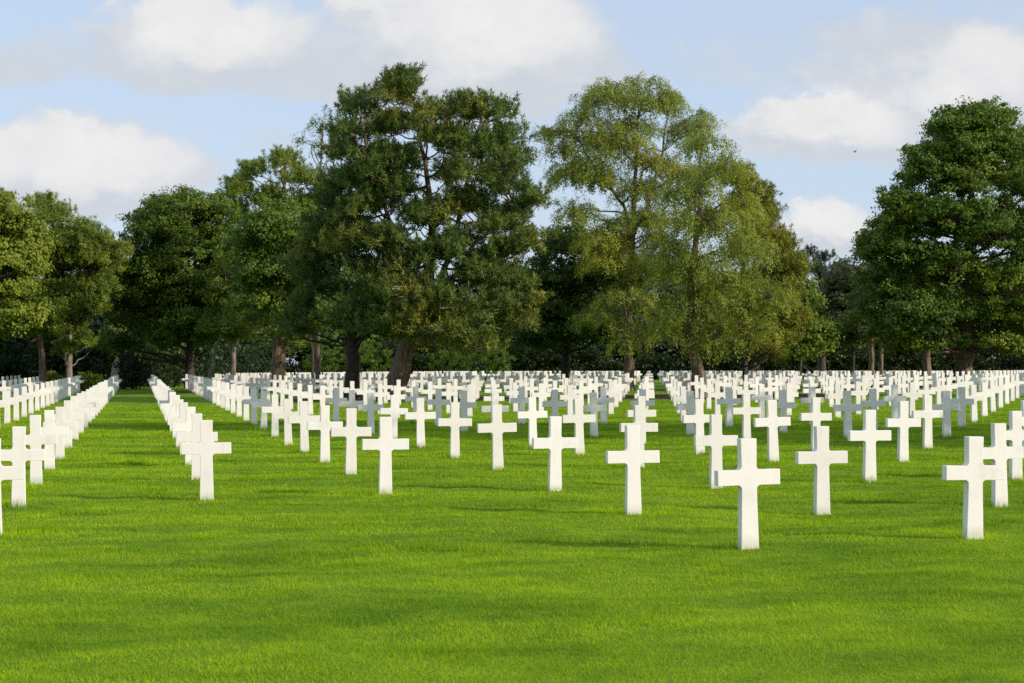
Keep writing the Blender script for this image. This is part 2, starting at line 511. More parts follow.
# the far remainder as one mass
cv = np.array([vv.co[:] for vv in cm.vertices]); cp = [list(p_.vertices) for p_ in cm.polygons]
cl = np.array([len(q) for q in cp]); cf = np.concatenate([np.array(q) for q in cp])
cos_, fs_, ls_ = [], [], []
n = 0
for (c, r, x, y, _v) in sites:
    if (c, r) in single_set: continue
    a_ = YAW + random.gauss(0, R(0.9)); s_ = 1 + random.gauss(0, .008)
    m_ = np.array([[math.cos(a_), -math.sin(a_), 0], [math.sin(a_), math.cos(a_), 0], [0, 0, 1]])
    cos_.append(cv @ m_.T * s_ + np.array([x, y, float(gz(x, y))])); fs_.append(cf + n); ls_.append(cl); n += len(cv)
farm = mesh_np('far_crosses', np.concatenate(cos_), np.concatenate(fs_), np.concatenate(ls_))
fo = obj('far_crosses', farm, cm.materials[0])
tag(fo, 'mass of small white crosses in the farthest rows under the trees', 'crosses', 'white marble crosses in rows on the lawn', 'stuff')


# ------------------------------------------------------------------ trees
class Tubes:
    def __init__(s): s.v, s.f, s.l, s.n = [], [], [], 0

    def add(s, pts, rad, sides=7):
        pts = np.asarray(pts, float); rad = np.asarray(rad, float)
        k = len(pts)
        tan = np.gradient(pts, axis=0); tan /= np.linalg.norm(tan, axis=1)[:, None] + 1e-9
        up = np.array([0, 1, 0.13]) if abs(tan[0][1]) < .85 else np.array([1, 0, 0.1])
        a1 = np.cross(tan, up); a1 /= np.linalg.norm(a1, axis=1)[:, None] + 1e-9
        a2 = np.cross(tan, a1)
        an = np.arange(sides) * 2 * math.pi / sides
        ring = a1[:, None, :] * np.cos(an)[None, :, None] + a2[:, None, :] * np.sin(an)[None, :, None]
        wob = 1 + 0.1 * rng.standard_normal((k, sides, 1)) * (rad[:, None, None] > .12)
        v = pts[:, None, :] + ring * rad[:, None, None] * wob
        i = np.arange(k - 1)[:, None] * sides; j = np.arange(sides)[None, :]; j2 = (j + 1) % sides
        q = np.stack([i + j, i + j2, i + sides + j2, i + sides + j], -1).reshape(-1, 4) + s.n
        s.v.append(v.reshape(-1, 3)); s.f.append(q.reshape(-1)); s.l.append(np.full(len(q), 4)); s.n += k * sides

    def mesh(s, name):
        return mesh_np(name, np.concatenate(s.v), np.concatenate(s.f), np.concatenate(s.l), True)


def curve(p0, p1, n=6, sag=0.0, wob=0.0):
    p0, p1 = np.asarray(p0, float), np.asarray(p1, float)
    u = np.linspace(0, 1, n)[:, None]
    p = p0 + (p1 - p0) * u
    L = np.linalg.norm(p1 - p0)
    p[:, 2] += (np.sin(u[:, 0] * math.pi)) * sag * L
    w = np.cumsum(rng.standard_normal((n, 3)), 0) * wob * L / n
    w -= w[0] + (w[-1] - w[0]) * u
    return p + w


def unit(n):
    d = rng.standard_normal((n, 3)); return d / np.linalg.norm(d, axis=1)[:, None]


def leaf_faces(P, size, updir=None, long=1.7, out=None):
    """little rhombic leaves; most of them turn their faces out of the crown and up to the light"""
    n = len(P)
    a_ = unit(n)
    if out is not None:
        nrm = out * 1.0 + unit(n) * .75 + np.array([0, 0, .25])
        nrm /= np.linalg.norm(nrm, axis=1)[:, None]
        if updir is not None: a_ = a_ + updir
        b_ = np.cross(nrm, a_); b_ /= np.linalg.norm(b_, axis=1)[:, None] + 1e-9
        a_ = np.cross(b_, nrm)
        s = (size * (0.65 + .7 * rng.random(n)))[:, None]
        return np.stack([P - a_ * s, P + b_ * s / long, P + a_ * s, P - b_ * s / long], 1)
    if updir is not None:
        a_ = a_ + updir; a_ /= np.linalg.norm(a_, axis=1)[:, None]
    nrm = unit(n); b_ = np.cross(a_, nrm); b_ /= np.linalg.norm(b_, axis=1)[:, None] + 1e-9
    s = (size * (0.65 + .7 * rng.random(n)))[:, None]
    v = np.stack([P - a_ * s, P + b_ * s / long, P + a_ * s, P - b_ * s / long], 1)
    return v


def crown_mesh(name, V, k):
    n = V.shape[0]
    return mesh_np(name, V.reshape(-1, 3), np.arange(n * k), np.full(n, k))


def lobes_world(lobes, Y, depth, cx, fat=1.3, lower=0.0):
    """lobes of the crown as ellipsoids placed at front, middle and back of a crown of real depth"""
    out = []
    for L in lobes:
        px, py, rx, ry = L[:4]
        k = Y / F
        hw = max(0.3, 1 - min(1, abs(px - cx) * k / (depth * 1.25)) ** 2) ** .5
        for d in ((-.7, -.1, .7) if len(L) < 5 else L[4]):
            yy = Y + depth * hw * d + random.uniform(-.12, .12) * depth
            c_ = at(px + random.uniform(-6, 6), py + random.uniform(-4, 4), yy); c_[2] -= lower
            out.append((c_, np.array([rx * k, max(.6, min(rx, 1.6 * ry) * k), ry * k * fat]) * random.uniform(.78, 1.12)))
    return out


def shell_points(c_, r_, n, low=.5, high=1.06):
    d = unit(n); d[:, 2] = np.where(d[:, 2] < -.35, -d[:, 2] * .5, d[:, 2])
    rad = low + (high - low) * rng.random(n) ** .7
    return c_ + d * rad[:, None] * r_, d


def grow_limbs(T, trunk_pts, trunk_r, targets, thick=.12, sag=-.03, n=7, low=.12):
    """a limb from the best fork on the trunk to each lobe"""
    tp = np.asarray(trunk_pts)
    for c_ in targets:
        dist = np.linalg.norm(tp - c_, axis=1) + np.where(tp[:, 2] > c_[2] - .12 * np.linalg.norm(tp[:, :2] - c_[:2], axis=1), 30, 0)
        dist[tp[:, 2] < tp[0][2] + low * (tp[-1][2] - tp[0][2])] += 40
        i = int(np.argmin(dist))
        L = np.linalg.norm(c_ - tp[i])
        r0 = min(trunk_r[i] * .6, thick * (.5 + .09 * L))
        T.add(curve(tp[i], c_, n, sag, .25), np.linspace(r0, .025, n), 5)


def trunk_line(pix, Y, radii):
    """trunk from (px, py) points; radii in metres; foot flare; foot on the lawn"""
    pts = [at(px, py, Y) for px, py in pix]
    pts[0][2] = float(gz(pts[0][0], Y)) - 0.15
    P = np.array(pts); u = np.arange(len(P)); m_ = 4 * (len(P) - 1) + 1
    q = np.linspace(0, len(P) - 1, m_)
    pp = np.stack([np.interp(q, u, P[:, k]) for k in range(3)], 1)
    pp[1:-1] += rng.standard_normal((m_ - 2, 3)) * np.array([.03, .03, 0])
    rr_ = np.interp(q, u, radii)
    z = pp[:, 2] - pp[0][2]
    rr_ = rr_ * (1 + .45 * np.exp(-z / .5))
    return pp, rr_


def finish(name, label, cat, base, T, V, k, bark, leaf, group=None):
    """Empty at the foot, with trunk and crown meshes as parts"""
    base = np.array([base[0], base[1], float(gz(base[0], base[1]))])
    root = empty(name, base)
    tag(root, label, cat, group)
    T.v = [q - base for q in T.v]
    obj('trunk', T.mesh('trunk'), bark, root)
    obj('crown', crown_mesh('crown', V - base, k), leaf, root)
    return root


def broadleaf(name, label, lobes, Y, trunk, radii, bark, leaf, dens=16, per=70, ls=.082, cr=.52, depth=None, cx=None, thick=.12, group=None, extra=(), fat=1.3):
    T = Tubes()
    tp, tr_ = trunk_line(trunk, Y, radii); T.add(tp, tr_, 10)
    cx = cx or float(np.mean([l[0] for l in lobes]))
    wid = (max(l[0] + l[2] for l in lobes) - min(l[0] - l[2] for l in lobes)) * Y / F / 2
    depth = depth or wid * .8
    LW = lobes_world(lobes, Y, depth, cx, fat)
    grow_limbs(T, tp, tr_, [l[0] for l in LW], thick)
    for (pix, rd) in extra:
        p_, r_ = trunk_line(pix, Y, rd); T.add(p_, r_, 8)
    VV = []
    for c_, r_ in LW:
        area = (r_[0] * r_[1] + r_[0] * r_[2] + r_[1] * r_[2]) / 3
        n = max(5, int(dens * area))
        cc, d = shell_points(c_, r_, n)
        for j in range(0, n, 3):
            T.add(curve(c_, cc[j], 4, 0, .2), np.linspace(.035, .01, 4), 3)
        sc = (cr * (.5 + rng.random(n)))[:, None, None]
        m_ = per
        off = unit(n * m_).reshape(n, m_, 3) * (rng.random((n, m_, 1)) ** .55) * sc * np.array([1, 1, .62])
        P = (cc[:, None, :] + off).reshape(-1, 3)
        O = np.repeat(d, m_, 0) * .7 + off.reshape(-1, 3) / (np.linalg.norm(off.reshape(-1, 3), axis=1)[:, None] + 1e-6) * .6
        keep = (rng.random(len(P)) < .93) & (P[:, 2] > 1.2)
        P, O = P[keep], O[keep]
        VV.append(leaf_faces(P, np.full(len(P), ls), long=1.5, out=O))
    return finish(name, label, 'tree', tp[0], T, np.concatenate(VV), 4, bark, leaf, group)


def pine(name, label, lobes, Y, trunk, radii, bark, leaf, dens=9, tufts=9, depth=None, cx=None, thick=.075, extra=(), tl=.13, blades=22, low=.12, group=None, extra_low=.0, pfat=1.05):
    T = Tubes()
    tp, tr_ = trunk_line(trunk, Y, radii); T.add(tp, tr_, 10)
    allp, allr = tp, tr_
    for (pix, rd) in extra:
        p_, r_ = trunk_line_free(pix, Y, rd); T.add(p_, r_, 8)
        allp = np.concatenate([allp, p_]); allr = np.concatenate([allr, r_])
    cx = cx or float(np.mean([l[0] for l in lobes]))
    wid = (max(l[0] + l[2] for l in lobes) - min(l[0] - l[2] for l in lobes)) * Y / F / 2
    depth = depth or wid * .75
    LW = lobes_world(lobes, Y, depth, cx, pfat, .42 + extra_low)
    grow_limbs(T, allp, allr, [l[0] - np.array([0, 0, l[1][2] * .5]) for l in LW], thick, -.05, low=low)
    BP, BD = [], []
    for c_, r_ in LW:
        area = (r_[0] * r_[1] + r_[0] * r_[2] + r_[1] * r_[2]) / 3
        n = max(4, int(.78 * dens * area))
        cc, d = shell_points(c_, r_, n, .35, .95)
        for j in range(0, n, 2):
            T.add(curve(c_ - np.array([0, 0, r_[2] * .5]), cc[j], 4, -.05, .2), np.linspace(.035, .012, 4), 3)
        # each clump: tufts on short shoots that point outwards and up
        off = unit(n * tufts).reshape(n, tufts, 3) * (rng.random((n, tufts, 1)) ** .5) * np.array([.60, .60, .22])
        sh = off / (np.linalg.norm(off, axis=2, keepdims=True) + 1e-6) * .5 + d[:, None, :] * .35 + np.array([0, 0, .75])
        sh /= np.linalg.norm(sh, axis=2, keepdims=True)
        BP.append((cc[:, None, :] + off).reshape(-1, 3)); BD.append(sh.reshape(-1, 3))
        top = cc[d[:, 2] > .15]
        if len(top):
            cp_ = np.repeat(top, 5, 0) + rng.normal(0, 1, (len(top) * 5, 3)) * np.array([.30, .30, .08]) + np.array([0, 0, .22])
            cd_ = np.array([0, 0, 1.0]) + rng.normal(0, .18, cp_.shape)
            for st_ in (0, .22):
                BP.append(cp_ + cd_ * st_); BD.append(cd_ / np.linalg.norm(cd_, axis=1)[:, None])
    P, D = np.concatenate(BP), np.concatenate(BD)
    ok = P[:, 2] > 1.5; P, D = P[ok], D[ok]
    n = len(P)
    u = rng.random((n, blades, 1))
    base = P[:, None, :] + D[:, None, :] * u * tl
    side = unit(n * blades).reshape(n, blades, 3)
    dr = D[:, None, :] * .45 + side * .9; dr /= np.linalg.norm(dr, axis=2, keepdims=True)
    Ln = .17 + .13 * rng.random((n, blades, 1))
    outn = D[:, None, :] * np.array([.9, .9, .7]) + .30 * side + .30 * unit(n * blades).reshape(n, blades, 3)
    wv = np.cross(dr.reshape(-1, 3), outn.reshape(-1, 3)).reshape(n, blades, 3)
    wv /= np.linalg.norm(wv, axis=2, keepdims=True) + 1e-9
    # needles fan into one bundle face from the shoot
    V = np.stack([base - wv * .010, base + dr * Ln * .5 - wv * .019, base + dr * Ln, base + dr * Ln * .5 + wv * .019], 2).reshape(-1, 4, 3)
    return finish(name, label, 'tree', tp[0], T, V, 4, bark, leaf, group)


def trunk_line_free(pix, Y, radii):
    pts = np.array([at(p_[0], p_[1], Y + (p_[2] if len(p_) > 2 else 0)) for p_ in pix])
    u = np.arange(len(pts)); m_ = 4 * (len(pts) - 1) + 1; q = np.linspace(0, len(pts) - 1, m_)
    pp = np.stack([np.interp(q, u, pts[:, k]) for k in range(3)], 1)
    pp[1:-1] += rng.standard_normal((m_ - 2, 3)) * .05
    return pp, np.interp(q, u, radii)


def weeping(name, label, lobes, Y, trunk, radii, bark, leaf, dens=16, per=46, drop=1.3, ls=.055, depth=None, cx=None, extra=(), thick=.07):
    """birch: fine twigs arch out of the limbs and hang, strung with small leaves"""
    T = Tubes()
    tp, tr_ = trunk_line(trunk, Y, radii); T.add(tp, tr_, 10)
    allp, allr = tp, tr_
    for (pix, rd) in extra:
        p_, r_ = trunk_line_free(pix, Y, rd); T.add(p_, r_, 7)
        allp = np.concatenate([allp, p_]); allr = np.concatenate([allr, r_])
    cx = cx or float(np.mean([l[0] for l in lobes]))
    wid = (max(l[0] + l[2] for l in lobes) - min(l[0] - l[2] for l in lobes)) * Y / F / 2
    depth = depth or wid * .8
    LW = lobes_world(lobes, Y, depth, cx, 1.15)
    grow_limbs(T, allp, allr, [l[0] for l in LW], thick, .04)
    VV = []
    for c_, r_ in LW:
        area = (r_[0] * r_[1] + r_[0] * r_[2] + r_[1] * r_[2]) / 3
        n = max(6, int(dens * area))
        cc, d = shell_points(c_, r_, n, .3)
        for j in range(0, n, 3):
            T.add(curve(c_, cc[j], 4, .05, .2), np.linspace(.025, .008, 4), 3)
        L = (drop * (.4 + .9 * rng.random(n)))[:, None]
        u = rng.random((n, per)) ** .8
        hor = d[:, None, :2] * (np.sin(u * 1.5)[..., None]) * .5
        P = np.empty((n, per, 3))
        P[..., :2] = cc[:, None, :2] + hor + rng.standard_normal((n, per, 2)) * .09
        P[..., 2] = cc[:, None, 2] + .12 * np.sin(u * 3) - u * L * .9 + rng.standard_normal((n, per)) * .06
        P = P.reshape(-1, 3); keep = P[:, 2] > 1.3
        O = np.repeat(d, per, 0)[keep]; P = P[keep]
        VV.append(leaf_faces(P, np.full(len(P), ls), np.array([0, 0, -1.2]), 2.0, O))
    return finish(name, label, 'tree', tp[0], T, np.concatenate(VV), 4, bark, leaf)


BARK = bark_mat('brown_bark', (0.045, 0.032, 0.022), (0.25, 0.18, 0.12))
BARK_PALE = bark_mat('pale_bark', (0.10, 0.08, 0.065), (0.34, 0.28, 0.22))
BARK_DARK = bark_mat('dark_bark', (0.018, 0.014, 0.011), (0.075, 0.055, 0.040))
L_DARK = foliage_mat('dark_leaves', (0.034, 0.074, 0.010), (0.110, 0.175, 0.022), (0.20, 0.22, 0.03), .35)
L_MAPLE = foliage_mat('maple_leaves', (0.042, 0.096, 0.011), (0.165, 0.25, 0.024), (0.38, 0.40, 0.032), .6)
L_LIGHT = foliage_mat('light_leaves', (0.110, 0.165, 0.016), (0.31, 0.365, 0.042), (0.40, 0.36, 0.035), .4)
L_MID = foliage_mat('mid_leaves', (0.070, 0.120, 0.012), (0.21, 0.275, 0.026), (0.32, 0.30, 0.03), .5)
L_BIRCH = foliage_mat('birch_leaves', (0.100, 0.155, 0.022), (0.36, 0.41, 0.052), (0.62, 0.54, 0.055), .65, .45)
L_PINE = foliage_mat('pine_needles', (0.050, 0.095, 0.027), (0.185, 0.245, 0.045), (0.44, 0.34, 0.030), .6, .25)
L_PINE2 = foliage_mat('green_pine_needles', (0.090, 0.155, 0.026), (0.28, 0.345, 0.045), (0.38, 0.36, 0.040), .45, .25)
L_PINE3 = foliage_mat('rusty_pine_needles', (0.105, 0.135, 0.018), (0.31, 0.32, 0.036), (0.50, 0.31, 0.036), .7, .25)
L_CEDAR = foliage_mat('cedar_needles', (0.020, 0.042, 0.024), (0.060, 0.095, 0.046), trans=.15)
L_GREY = foliage_mat('grey_green_leaves', (0.050, 0.070, 0.028), (0.135, 0.15, 0.052), (0.20, 0.15, 0.06), .5)
L_MID2 = foliage_mat('deep_green_leaves', (0.048, 0.098, 0.011), (0.16, 0.235, 0.022), (0.27, 0.29, 0.03), .4)
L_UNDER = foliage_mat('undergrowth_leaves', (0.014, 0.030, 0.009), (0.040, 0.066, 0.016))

broadleaf('broadleaf_tree', 'pale green broad tree cut off by the left edge of the picture',
          [(5, 232, 30, 30), (8, 204, 12, 11), (0, 280, 42, 45), (28, 262, 26, 35), (18, 325, 40, 30), (-35, 250, 40, 60), (-20, 320, 40, 35), (45, 318, 18, 26), (38, 240, 14, 18)],
          94, [(43, 392), (42, 350), (30, 300), (15, 230), (10, 200)], [.24, .19, .15, .1, .04], BARK, L_LIGHT, dens=18)
pine('pine_tree', 'green pine with straight pale bare trunk at the left side',
     [(45, 200, 14, 7), (58, 214, 20, 10), (30, 225, 16, 12), (75, 245, 26, 12), (60, 262, 30, 14), (90, 285, 28, 12), (75, 308, 28, 12), (108, 262, 14, 10), (78, 228, 22, 10), (100, 240, 18, 9), (113, 252, 10, 8), (50, 240, 26, 14), (80, 258, 30, 13), (105, 275, 15, 12), (60, 285, 24, 13), (90, 300, 20, 12),
      (70, 322, 24, 10), (62, 345, 10, 7), (88, 338, 10, 6)],
     99, [(69, 392), (69, 340), (66, 290), (58, 240), (47, 202)], [.21, .18, .15, .1, .04], BARK_PALE, L_PINE2, dens=13)
broadleaf('broadleaf_tree', 'dark green rounded tree right of the straight pale trunk, above the left aisle',
          [(185, 212, 34, 18), (160, 235, 36, 24), (215, 215, 25, 18), (200, 255, 45, 34), (145, 278, 32, 32), (190, 310, 50, 36), (130, 310, 22, 34), (235, 265, 28, 40), (170, 340, 50, 18), (225, 325, 30, 26), (120, 350, 16, 12)],
          105, [(190, 388), (190, 340), (188, 290), (185, 220)], [.30, .26, .2, .06], BARK_DARK, L_MID2, dens=17,
          extra=[([(122, 390), (122, 350), (135, 310)], [.16, .13, .08])])
broadleaf('broadleaf_tree', 'lit green tree with two pale leaning stems, left of the thick pine trunk',
          [(230, 290, 22, 30), (255, 310, 36, 22), (245, 270, 26, 22), (235, 335, 18, 14), (215, 325, 16, 16)],
          99, [(233, 392), (233, 350), (240, 310), (245, 270)], [.2, .17, .14, .05], BARK_PALE, L_MID, dens=13,
          extra=[([(207, 392), (214, 355), (225, 325)], [.13, .11, .08])])
pine('pine_tree', 'broad pine with thick brown trunk left of the biggest pine',
     [(285, 158, 26, 8), (258, 166, 22, 8), (240, 182, 18, 7), (300, 175, 28, 9), (265, 195, 30, 10), (300, 205, 32, 12), (242, 208, 16, 8), (325, 190, 16, 10), (280, 240, 40, 14), (310, 265, 30, 14), (250, 270, 26, 14),
      (290, 300, 40, 12), (255, 318, 26, 8), (318, 318, 22, 8), (300, 335, 20, 6)],
     88, [(279, 394), (279, 340), (281, 290), (284, 220), (286, 162)], [.42, .36, .28, .17, .05], BARK, L_PINE2, dens=8)
broadleaf('broadleaf_tree', 'sunlit mid green tree in front of the broad pine, its thin dark stem',
          [(275, 222, 34, 18), (252, 245, 26, 22), (292, 250, 36, 22), (270, 280, 40, 22), (310, 285, 22, 22), (255, 305, 26, 14), (295, 312, 34, 14), (315, 250, 16, 20), (282, 328, 22, 8)],
          82, [(313, 396), (313, 350), (306, 310), (290, 250)], [.07, .07, .06, .04], BARK_DARK, L_MID2, dens=14, depth=2.6)
weeping('wispy_tree', 'thin wispy tree top showing between the two pines against the cloud',
        [(322, 128, 14, 10), (308, 145, 16, 10), (330, 150, 16, 12), (316, 170, 14, 10)],
        96, [(318, 392), (318, 320), (320, 230), (322, 120)], [.2, .16, .1, .03], BARK, L_MID2, dens=9, per=34, drop=.5)
pine('pine_tree', 'low spreading pine with a dark forked trunk beside the biggest pine',
     [(330, 282, 30, 10), (300, 300, 28, 8), (355, 262, 30, 12), (325, 245, 30, 13), (300, 322, 26, 6), (375, 300, 24, 9), (345, 222, 26, 12), (345, 315, 22, 6), (336, 200, 16, 9), (340, 180, 14, 8), (325, 225, 20, 10), (372, 235, 22, 12), (310, 265, 26, 10)],
     70, [(352, 400), (352, 345), (350, 320), (345, 260)], [.36, .28, .2, .06], BARK_DARK, L_PINE, dens=9,
     extra=[([(353, 350), (366, 335), (385, 312)], [.17, .14, .06])])
pine('pine_tree', 'biggest dark pine with thick leaning trunk, left of centre',
     [(402, 74, 8, 7), (390, 86, 28, 9), (362, 96, 22, 10), (430, 102, 26, 10), (470, 94, 14, 8), (486, 104, 24, 10), (350, 118, 22, 11), (395, 118, 36, 13), (440, 128, 28, 11), (500, 128, 24, 12),
      (345, 142, 20, 11), (380, 150, 34, 13), (470, 140, 30, 11), (512, 152, 16, 10), (350, 172, 22, 12), (400, 180, 34, 12), (450, 165, 26, 9), (505, 175, 20, 8), (532, 186, 14, 7), (360, 200, 26, 12),
      (420, 208, 34, 11), (515, 205, 22, 8), (480, 195, 18, 7), (385, 232, 38, 13), (440, 240, 30, 10), (528, 230, 14, 8), (505, 238, 18, 7), (480, 262, 26, 8), (395, 265, 38, 12), (345, 235, 20, 13),
      (438, 278, 30, 9), (515, 268, 16, 7), (500, 290, 26, 8), (410, 296, 34, 10), (372, 290, 24, 12), (458, 305, 30, 8), (430, 325, 34, 8), (480, 330, 24, 6), (515, 310, 14, 7), (395, 318, 18, 6), (400, 305, 30, 10, (-.95, -.75)), (435, 315, 30, 9, (-.95, -.7)), (370, 318, 24, 8, (-.95, -.7)), (375, 190, 28, 10), (372, 228, 26, 10), (400, 245, 28, 9), (385, 165, 26, 10), (410, 150, 26, 9), (440, 290, 26, 9, (-.95,)), (495, 215, 26, 9), (500, 270, 24, 9), (460, 230, 24, 9), (485, 250, 28, 9), (465, 190, 22, 9), (520, 285, 18, 8), (495, 165, 22, 9), (440, 195, 24, 9), (395, 278, 26, 10, (-.95,)), (420, 255, 24, 9, (-.9,)), (350, 260, 22, 10, (-.9,)), (345, 300, 20, 9, (-.9,)), (465, 320, 24, 7, (-.9,))],
     67, [(392, 402), (401, 365), (415, 330), (428, 290), (432, 230), (425, 160), (408, 82)], [.50, .41, .34, .22, .15, .09, .03], BARK, L_PINE, dens=16, depth=4.6, extra_low=.2, pfat=.8, low=.27,
     extra=[([(418, 325, 0), (436, 300, .3), (452, 240, .8), (470, 170, 1.0), (482, 106, .8)], [.2, .15, .11, .07, .03]),
            ([(440, 295, 0), (475, 245, -1), (515, 205, -1.5)], [.12, .08, .03]),
            ([(420, 300, 0), (395, 240, -1.0), (365, 150, -1.2), (358, 100, -1)], [.15, .1, .06, .03])])
broadleaf('broadleaf_tree', 'dark round tree filling the gap between the biggest pine and the birches',
          [(570, 252, 34, 24), (545, 290, 34, 28), (600, 285, 36, 34), (560, 325, 44, 28), (525, 325, 20, 24), (615, 250, 24, 22), (600, 335, 40, 20), (545, 345, 30, 14)],
          92, [(566, 392), (566, 340), (570, 300), (574, 255)], [.28, .22, .15, .05], BARK_DARK, L_DARK, dens=13)
weeping('birch_tree', 'tall airy birch with a dark upright trunk, right of centre',
        [(610, 84, 8, 8), (632, 80, 10, 8), (655, 84, 10, 8), (676, 96, 10, 9), (540, 132, 10, 7), (700, 118, 10, 10), (655, 235, 22, 14), (648, 262, 20, 14), (620, 252, 18, 14), (640, 222, 18, 12), (645, 100, 30, 14), (612, 92, 22, 12), (585, 118, 26, 18), (620, 145, 30, 20), (580, 165, 28, 18), (640, 190, 30, 20), (600, 240, 26, 18), (560, 150, 18, 10), (600, 100, 26, 16), (665, 105, 24, 16), (565, 130, 22, 8), (548, 135, 14, 6), (590, 140, 26, 16), (630, 128, 30, 16), (690, 130, 24, 18), (600, 178, 24, 14), (572, 175, 20, 14), (650, 165, 26, 16),
         (685, 175, 30, 22), (575, 215, 20, 18), (610, 225, 18, 14), (650, 215, 26, 20), (600, 262, 22, 18), (660, 270, 30, 24), (630, 300, 30, 18), (600, 318, 22, 14), (655, 330, 34, 14), (625, 342, 24, 8)],
        84, [(628, 394), (629, 340), (631, 270), (634, 190), (640, 95)], [.30, .24, .19, .12, .03], BARK, L_BIRCH, dens=26, per=58, ls=.048, drop=.8,
        extra=[([(632, 250, 0), (624, 205, -.3), (606, 178, -.5), (590, 160, -.6), (575, 132, -.8)], [.10, .09, .07, .05, .02]), ([(632, 240), (655, 190, .5), (668, 115, .8)], [.12, .08, .03])])
weeping('birch_tree', 'yellow green birch with weeping branches and a leaning brown trunk',
        [(700, 140, 24, 14), (720, 165, 26, 18), (690, 190, 30, 22), (740, 205, 26, 22), (705, 225, 40, 26), (745, 250, 26, 24), (690, 265, 40, 26), (735, 285, 34, 24), (765, 300, 20, 22), (700, 305, 44, 20), (745, 322, 30, 14),
         (675, 325, 30, 14), (715, 335, 30, 10), (770, 325, 12, 10), (665, 245, 22, 20)],
        68, [(702, 404), (697, 370), (690, 335), (692, 280), (700, 200), (702, 145)], [.36, .27, .22, .17, .1, .03], BARK, L_BIRCH, dens=28, per=60, ls=.048, drop=1.0)
pine('pine_tree', 'rusty green pine standing behind the weeping birch',
     [(738, 176, 16, 9), (752, 192, 15, 9), (765, 210, 13, 8), (778, 240, 14, 8), (790, 270, 14, 8), (795, 310, 12, 9), (785, 322, 16, 9), (770, 345, 16, 7), (738, 205, 22, 12), (762, 222, 14, 9), (772, 236, 12, 8), (755, 245, 24, 12), (785, 258, 14, 8), (797, 262, 6, 6), (775, 275, 24, 12), (750, 285, 26, 14), (785, 296, 16, 10), (768, 315, 24, 12), (780, 330, 14, 8), (740, 325, 24, 12)],
     84, [(745, 396), (746, 340), (744, 280), (738, 178)], [.14, .13, .11, .04], BARK_DARK, L_PINE3, dens=14, depth=3.4)
pine('cedar_tree', 'dark flat topped cedar far behind, right of the birches',
     [(820, 254, 14, 4), (812, 264, 22, 4), (832, 268, 18, 4), (820, 280, 28, 5), (808, 296, 26, 5), (838, 292, 22, 5), (820, 312, 30, 6), (815, 330, 30, 8)],
     138, [(821, 380), (821, 330), (820, 290), (820, 254)], [.4, .32, .2, .06], BARK_DARK, L_CEDAR, dens=6, tufts=8, depth=4)
broadleaf('broadleaf_tree', 'grey green tree with brownish foliage far behind, left of the great maple',
          [(850, 282, 22, 18), (838, 305, 24, 22), (868, 300, 22, 26), (850, 335, 32, 20), (875, 330, 24, 20)],
          120, [(853, 384), (853, 340), (852, 285)], [.14, .12, .06], BARK_DARK, L_GREY, dens=9, cr=.75, ls=.12)
broadleaf('broadleaf_tree', 'small rounded green tree far behind, just right of the rusty pine',
          [(800, 300, 20, 18), (790, 325, 24, 20), (815, 330, 24, 20), (800, 350, 28, 12)],
          116, [(800, 384), (800, 340), (800, 305)], [.13, .11, .05], BARK_DARK, L_MID, dens=9, cr=.75, ls=.12)
broadleaf('maple_tree', 'great dense green maple at the right side with a full tall crown',
          [(925, 165, 22, 10), (912, 178, 14, 10), (1018, 160, 20, 16), (955, 150, 26, 14), (965, 150, 34, 16), (895, 225, 22, 14), (978, 112, 14, 7), (992, 116, 20, 12), (942, 126, 15, 10), (1008, 118, 10, 8), (960, 135, 32, 18), (1005, 142, 22, 18), (918, 152, 18, 8), (930, 175, 24, 16), (970, 178, 44, 24), (1015, 190, 28, 26), (905, 205, 22, 16), (950, 222, 44, 24),
           (880, 238, 20, 12), (1000, 240, 40, 28), (900, 252, 34, 18), (868, 258, 12, 10), (950, 272, 44, 24), (885, 285, 26, 20), (1010, 290, 40, 28), (925, 310, 44, 20), (975, 320, 40, 18), (875, 312, 16, 14), (1030, 330, 34, 18), (905, 335, 30, 10), (1055, 240, 36, 50), (1050, 180, 24, 24), (1060, 310, 30, 26), (990, 345, 34, 9), (935, 348, 26, 8), (1020, 350, 26, 8), (900, 345, 22, 8)],
          93, [(962, 394), (964, 350), (968, 300), (970, 220), (976, 105)], [.55, .45, .36, .22, .05], BARK, L_MAPLE, dens=19, per=66, cr=.5, depth=6.0, thick=.12, fat=1.4)
broadleaf('broadleaf_tree', 'small dark tree with slanting light brown trunk under the great maple',
          [(905, 310, 28, 18), (935, 315, 24, 16), (890, 328, 22, 12), (920, 332, 30, 10)],
          89, [(924, 396), (927, 350), (930, 320)], [.24, .2, .06], BARK, L_DARK, dens=11)
broadleaf('broadleaf_tree', 'dark tree with a pair of slim grey trunks left of the great maple',
          [(875, 300, 24, 20), (860, 325, 24, 18), (890, 325, 22, 16)],
          108, [(872, 388), (871, 350), (872, 305)], [.2, .17, .05], BARK, L_DARK, dens=10, extra=[([(880, 388), (881, 350), (884, 315)], [.19, .16, .06])])

